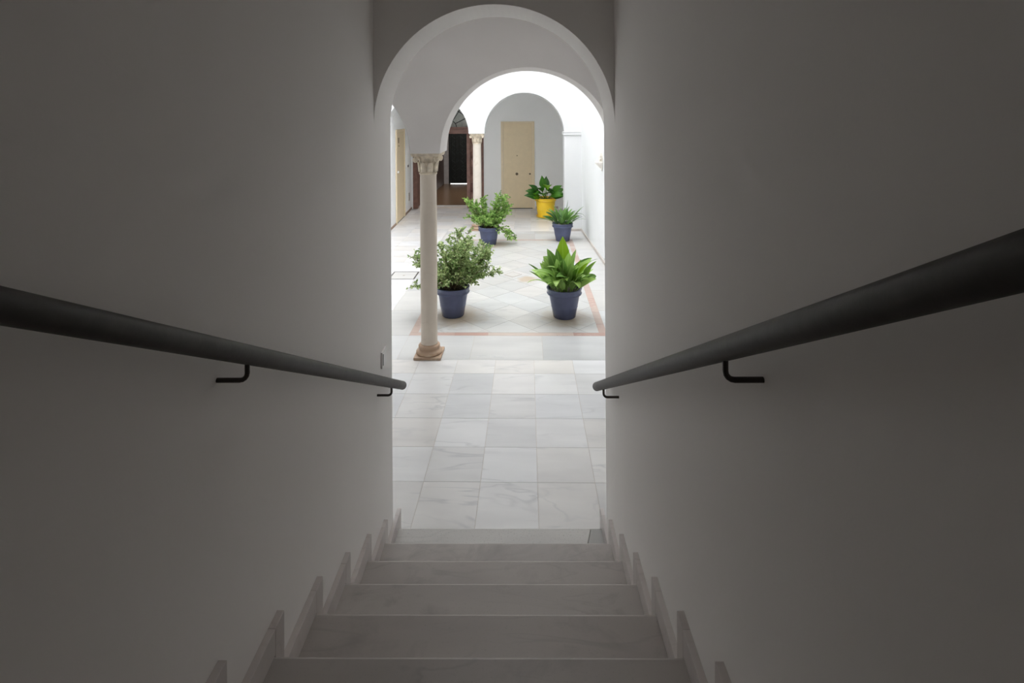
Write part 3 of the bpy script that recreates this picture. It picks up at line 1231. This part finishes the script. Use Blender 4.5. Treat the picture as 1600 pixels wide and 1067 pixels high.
for (x0, x1, y0, y1) in ((-0.21, 0.21, -0.208, -0.19), (-0.21, 0.21, 0.19, 0.208), (-0.21, -0.19, -0.19, 0.19), (0.19, 0.21, -0.19, 0.19)):
    b.box(x0, x1, y0, y1, -0.02, 0.0008)
b.build('rim', M_DARK, hc)
b = MB()
b.lathe([(0.02, 0.0005), (0.02, 0.003), (0.012, 0.004)], n=14)
b.build('lifting_ring', M_BASE, hc)

# ------------------------------------------------------------------ pots and plants
def pot_parts(root, rt, rb, h, m, saucer=False):
    z0 = 0.0
    if saucer:
        b = MB()
        b.lathe([(rb * 0.98, 0.0), (rb * 1.12, 0.006), (rb * 1.2, 0.035), (rb * 1.17, 0.037), (rb * 1.08, 0.012), (rb * 0.5, 0.010)], n=48)
        b.build('saucer', m, root, True, 45)
        z0 = 0.012
    rw = rb + (rt * 0.93 - rb) * 0.8
    zr = h - 0.085
    wall = [(rb * 0.93, z0), (rb, z0 + 0.008), (rb + (rw - rb) * 0.45, z0 + (zr - z0) * 0.45), (rb + (rw - rb) * 0.47 + 0.003, z0 + (zr - z0) * 0.48),
            (rb + (rw - rb) * 0.5, z0 + (zr - z0) * 0.51), (rw, zr),
            (rt * 0.97, zr + 0.006), (rt * 0.995, zr + 0.02), (rt * 0.96, zr + 0.033), (rt * 0.965, zr + 0.05), (rt * 0.985, h - 0.016), (rt, h - 0.006), (rt * 0.98, h),
            (rt * 0.91, h), (rt * 0.89, h - 0.01), (rt * 0.86, h - 0.06)]
    b = MB()
    b.lathe(wall, n=56, cap1=False)
    b.build('pot', m, root, True, 50)
    b = MB()
    b.lathe([(rt * 0.875, h - 0.045), (rt * 0.5, h - 0.032), (rt * 0.1, h - 0.026)], n=28, cap0=False)
    b.build('soil', M_SOIL, root, True)


def blade_mesh(L, w, el, bend, stalk=0.3, fold=0.25, ovate=False, tip=1.0, nseg=11, wmax=0.62, wave=0.0, twist=0.0):
    """one leaf from the origin, growing towards +X; returns verts, faces, uvs"""
    vs, fs, uv = [], [], []
    x = z = 0.0
    p = el
    ac = (-1, -0.5, 0, 0.5, 1)
    for k in range(nseg + 1):
        t = k / nseg
        if t < stalk:
            ww = 0.006
        else:
            u = (t - stalk) / (1 - stalk)
            ww = w / 2 * max(0.03, sin(pi * u ** 0.66) ** 1.15 if ovate else sin(pi * u ** 0.75) ** 0.8)
            if u > 0.999:
                ww = 0.001
        nrm = (-sin(p), cos(p))
        tw = twist * t
        for a in ac:
            lift = abs(a) * ww * fold + wave * ww * sin(9 * t + a * 2)
            yy = a * ww
            yy2 = yy * cos(tw) - lift * sin(tw)
            li2 = yy * sin(tw) + lift * cos(tw)
            vs.append((x + nrm[0] * li2, yy2, z + nrm[1] * li2))
            uv.append(((a + 1) / 2, t))
        if k < nseg:
            ds = L / nseg
            x += cos(p) * ds
            z += sin(p) * ds
            p -= bend * (0.35 + 1.3 * t) / nseg
    for k in range(nseg):
        for i in range(4):
            fs.append((5 * k + i, 5 * k + i + 1, 5 * k + i + 6, 5 * k + i + 5))
    return vs, fs, uv


def leaf_obj(root, m, az, base, roll=0.0, label=None, **kw):
    vs, fs, uv = blade_mesh(**kw)
    me = bpy.data.meshes.new('leaf')
    rot = Matrix.Rotation(az, 4, 'Z') @ Matrix.Rotation(roll, 4, 'X')
    me.from_pydata([tuple(rot @ Vector(p)) for p in vs], [], fs)
    me.materials.append(m)
    ul = me.uv_layers.new(name='UVMap')
    for l in me.loops:
        ul.data[l.index].uv = uv[l.vertex_index]
    me.polygons.foreach_set('use_smooth', [True] * len(me.polygons))
    o = bpy.data.objects.new('leaf', me)
    col.objects.link(o)
    o.parent = root
    o.location = base
    if label:
        o['label'] = label
    return o


# --- near right: dense broad blades
PA = tag(empty('potted_plant', (*POTS['nr'], 0)), 'dense broad-bladed green plant in a blue pot, nearest on the right of the patio', 'potted plant')
PH = 0.375
pot_parts(PA, 0.226, 0.143, PH, M_BLUE)
r = random.Random(11)
D = radians
nl = 0
for ring, n, el0, el1, L0, L1 in ((0.02, 8, 78, 92, 0.50, 0.60), (0.06, 15, 70, 88, 0.46, 0.58), (0.10, 18, 64, 82, 0.38, 0.50), (0.13, 18, 56, 78, 0.28, 0.40)):
    for k in range(n):
        az = 2 * pi * (k + r.uniform(-.3, .3)) / n
        rad = ring + r.uniform(-.02, .03)
        leaf_obj(PA, M_ASP, az + r.uniform(-.6, .6), (rad * cos(az), rad * sin(az), PH - 0.04), roll=r.uniform(-.35, .35) + .45 * cos(az),
                 L=r.uniform(L0, L1), w=r.uniform(.10, .15), el=D(r.uniform(el0, el1)), bend=D(r.choice((8, 15, 25, 45, 80, 110))), stalk=r.uniform(.2, .32),
                 fold=r.uniform(.1, .4), twist=r.uniform(-.7, .7), wave=0.08)
# the few that stand out in the photograph
leaf_obj(PA, M_ASPY, D(-95), (-0.02, -0.03, PH - .04), roll=0, L=.68, w=.19, el=D(99), bend=D(4), stalk=.3, fold=.2)
leaf_obj(PA, M_ASPY, D(-75), (-0.03, -0.12, PH - .04), roll=.2, L=.40, w=.085, el=D(84), bend=D(8), stalk=.35, fold=.5, twist=.6)
leaf_obj(PA, M_ASPY, D(-20), (.08, -0.06, PH - .04), roll=.3, L=.52, w=.10, el=D(66), bend=D(20), stalk=.3, fold=.3, twist=.5)
leaf_obj(PA, M_ASPY, D(-35), (.10, -0.05, PH - .04), roll=.2, L=.50, w=.09, el=D(72), bend=D(10), stalk=.3, fold=.3, twist=.8)
leaf_obj(PA, M_ASP, D(183), (-.08, 0.0, PH - .04), roll=.9, L=.55, w=.065, el=D(52), bend=D(10), stalk=.35, fold=.5)
leaf_obj(PA, M_ASP, D(178), (-.09, -0.02, PH - .04), roll=.9, L=.47, w=.06, el=D(40), bend=D(4), stalk=.35, fold=.5)
leaf_obj(PA, M_ASP, D(200), (-.11, -0.06, PH - .04), roll=.3, L=.44, w=.12, el=D(50), bend=D(95), stalk=.25, fold=.2)
leaf_obj(PA, M_ASP, D(258), (-.05, -0.14, PH - .04), roll=.1, L=.42, w=.14, el=D(78), bend=D(150), stalk=.28, fold=.3)
leaf_obj(PA, M_ASP, D(290), (.06, -0.14, PH - .04), roll=-.1, L=.36, w=.12, el=D(76), bend=D(150), stalk=.3, fold=.25)
leaf_obj(PA, M_ASP, D(-12), (.13, -0.07, PH - .04), roll=.5, L=.38, w=.13, el=D(54), bend=D(40), stalk=.25, fold=.3)
leaf_obj(PA, M_ASP, D(12), (.1, 0.0, PH - .04), roll=.3, L=.50, w=.10, el=D(58), bend=D(10), stalk=.3, fold=.3)

# --- far right: narrow arching straps
PB = tag(empty('potted_plant', (*POTS['fr'], 0)), 'strap-leaved plant in a blue pot by the far right patio corner', 'potted plant')
PH2 = 0.365
pot_parts(PB, 0.218, 0.14, PH2, M_BLUE)
r = random.Random(5)
for ring, n, el0, el1, L0, L1 in ((0.03, 9, 68, 88, 0.34, 0.44), (0.08, 15, 56, 78, 0.34, 0.44), (0.12, 15, 40, 64, 0.28, 0.40)):
    for k in range(n):
        az = 2 * pi * (k + r.uniform(-.35, .35)) / n
        rad = ring + r.uniform(-.02, .03)
        leaf_obj(PB, M_STRAP, az, (rad * cos(az), rad * sin(az), PH2 - 0.04), roll=r.uniform(-.5, .5), L=r.uniform(L0, L1), w=r.uniform(.055, .085),
                 el=D(r.uniform(el0, el1)), bend=D(r.uniform(25, 80)), stalk=r.uniform(.15, .25), fold=r.uniform(.2, .45), twist=r.uniform(-.6, .6))
leaf_obj(PB, M_STRAP, D(-5), (.1, 0, PH2 - .04), L=.54, w=.03, el=D(70), bend=D(165), stalk=.4, fold=.4)
leaf_obj(PB, M_STRAP, D(-20), (.12, -.02, PH2 - .04), L=.42, w=.028, el=D(38), bend=D(60), stalk=.4, fold=.4)
leaf_obj(PB, M_STRAP, D(185), (-.1, -.03, PH2 - .04), L=.50, w=.055, el=D(32), bend=D(60), stalk=.3, fold=.4)
leaf_obj(PB, M_STRAP, D(20), (.04, 0, PH2 - .04), L=.52, w=.035, el=D(78), bend=D(-10), stalk=.3, fold=.5)
leaf_obj(PB, M_STRAP, D(10), (.1, -.04, PH2 - .04), L=.52, w=.07, el=D(52), bend=D(15), stalk=.25, fold=.3)

# --- yellow pot with broad glossy leaves
PC = tag(empty('potted_plant', (0.470, 13.80, 0)), 'broad-leaved dark green plant in a bright yellow pot', 'potted plant')
PH3 = 0.49
pot_parts(PC, 0.272, 0.205, PH3, M_YEL, True)
r = random.Random(3)
for (az, el, L, w, bend, stalk, roll, m) in (
        (-88, 88, .74, .30, 178, .42, 0, 1), (-80, 95, .62, .25, 10, .45, .2, 0), (172, 64, .60, .27, 75, .40, -.9, 0), (186, 50, .62, .27, 75, .38, -.9, 0), (200, 44, .50, .24, 85, .36, -.8, 1),
        (6, 68, .56, .25, 60, .42, .9, 0), (-8, 54, .60, .27, 95, .38, .9, 0), (-24, 58, .60, .28, 125, .40, .8, 0), (150, 66, .5, .22, 60, .45, -.8, 0), (32, 66, .54, .22, 60, .45, .8, 0),
        (90, 76, .6, .24, 20, .45, 0, 0), (232, 60, .50, .21, 120, .45, -.3, 0), (-62, 64, .5, .22, 130, .42, .3, 0), (-115, 74, .56, .23, 110, .42, 0, 0), (-100, 62, .44, .2, 130, .42, 0, 0), (160, 78, .62, .24, 50, .45, -.8, 0), (20, 80, .60, .24, 50, .45, .8, 0),
        (215, 62, .50, .24, 100, .42, -.6, 0), (-40, 70, .52, .24, 110, .42, .5, 0), (-70, 80, .50, .22, 120, .45, 0, 0)):
    leaf_obj(PC, M_BROAD2 if m else M_BROAD, D(az), (.05 * cos(D(az)), .05 * sin(D(az)), PH3 - .04), roll=roll + r.uniform(-.15, .15), L=L, w=w * .8, el=D(el), bend=D(bend), stalk=stalk, fold=.2, ovate=True, twist=r.uniform(-.2, .2))


# --- leafy shrubs
def shrub(root, seed, mleaf, pz, branches, leaf_len, tone_shift):
    rr = random.Random(seed)
    st = MB()
    V, F, T = [], [], []

    def leaf(p, d, size):
        d = d.normalized()
        ref = Vector((rr.uniform(-1, 1), rr.uniform(-1, 1), rr.uniform(-.2, 1)))
        s = d.cross(ref)
        if s.length < 1e-3:
            return
        s.normalize()
        n = s.cross(d)
        w = size * rr.uniform(.2, .27)
        base = len(V)
        dz = n * (w * .35)
        for q in (p, p + d * size * .3 + s * w + dz, p + d * size * .7 + s * w * .8 + dz, p + d * size - n * size * .08, p + d * size * .7 - s * w * .8 + dz, p + d * size * .3 - s * w + dz, p + d * size * .5):
            V.append(tuple(q))
        for q in ((0, 1, 6), (1, 2, 6), (2, 3, 6), (3, 4, 6), (4, 5, 6), (5, 0, 6)):
            F.append(tuple(base + i for i in q))
        t = min(1, max(0, rr.gauss(.42 + tone_shift, .32)))
        T.extend([t] * 7)

    def grow(p, d, L, rad, level, droop):
        n = max(4, int(L / .05))
        pts = [p.copy()]
        for k in range(n):
            d = (d + Vector((rr.uniform(-.16, .16), rr.uniform(-.16, .16), rr.uniform(-.12, .12) - droop * .09))).normalized()
            p = p + d * (L / n)
            if p.z < .04:
                p.z = .04
            pts.append(p.copy())
            f = (k + 1) / n
            if level == 0 and f > .22:
                for _ in range(rr.choice((2, 2, 3))):
                    sd = (d * .5 + Vector((rr.uniform(-1, 1), rr.uniform(-1, 1), rr.uniform(-.4, .7)))).normalized()
                    grow(p, sd, rr.uniform(.07, .17) * (1.15 - .4 * f), rad * .5, 1, droop * .5)
            if level == 1 or f > .3:
                for _ in range(3 if level == 1 else 2):
                    ld = (d * .7 + Vector((rr.uniform(-1, 1), rr.uniform(-1, 1), rr.uniform(-.7, .6)))).normalized()
                    leaf(p, ld, leaf_len * rr.uniform(.65, 1.15))
        st.tube(pts, [rad * (1 - .7 * i / n) for i in range(n + 1)], 5)

    for (az, el, L, droop) in branches:
        a, e = radians(az), radians(el)
        r0 = rr.uniform(.01, .1)
        grow(Vector((r0 * cos(a), r0 * sin(a), pz)), Vector((cos(a) * cos(e), sin(a) * cos(e), sin(e))), L, .006, 0, droop)
    st.build('stems', M_BARK, root, True, 60)
    me = bpy.data.meshes.new('foliage')
    me.from_pydata(V, [], F)
    at = me.attributes.new('tone', 'FLOAT', 'POINT')
    at.data.foreach_set('value', T)
    me.materials.append(mleaf)
    o = bpy.data.objects.new('foliage', me)
    col.objects.link(o)
    o.parent = root
    o['kind'] = 'stuff'
    return len(F)


PD = tag(empty('potted_shrub', (*POTS['nl'], 0)), 'bushy pale green shrub in a blue pot just behind the near column', 'potted plant')
pot_parts(PD, 0.218, 0.142, 0.375, M_BLUE)
r = random.Random(21)
br = [(r.uniform(0, 360), r.uniform(56, 86), r.uniform(.40, .62), .2) for _ in range(16)]
br += [(r.uniform(0, 360), r.uniform(30, 60), r.uniform(.24, .40), .5) for _ in range(14)]
br += [(80, 88, .78, 0), (100, 86, .74, 0), (60, 82, .70, 0), (10, 62, .62, .2), (-5, 54, .66, .3), (20, 50, .62, .3), (-25, 50, .56, .5), (0, 52, .54, .4), (185, 50, .50, .6), (170, 60, .52, .4), (195, 36, .42, 1.0),
       (150, 66, .56, .2), (30, 66, .66, .2)]
shrub(PD, 2, M_SHRUB, .34, br, .045, .10)

PE = tag(empty('potted_shrub', (*POTS['fl'], 0)), 'airy leafy green shrub in a blue pot in front of the far column', 'potted plant')
pot_parts(PE, 0.218, 0.142, 0.365, M_BLUE)
r = random.Random(4)
br = [(r.uniform(0, 360), r.uniform(44, 80), r.uniform(.22, .36), .3) for _ in range(16)]
br += [(175, 68, .62, 0), (165, 62, .58, .1), (185, 58, .52, .2), (150, 76, .58, 0), (15, 76, .70, 0), (5, 70, .64, .1), (25, 80, .68, 0), (-5, 62, .54, .2), (10, 64, .60, .1), (0, 46, .46, .6),
       (-15, 30, .50, 1.9), (-10, 26, .46, 2.2), (-30, 60, .42, .5), (-90, 55, .36, .6), (-120, 50, .36, .6), (200, 46, .40, .6)]
shrub(PE, 9, M_SHRUB2, .33, br, .050, .05)
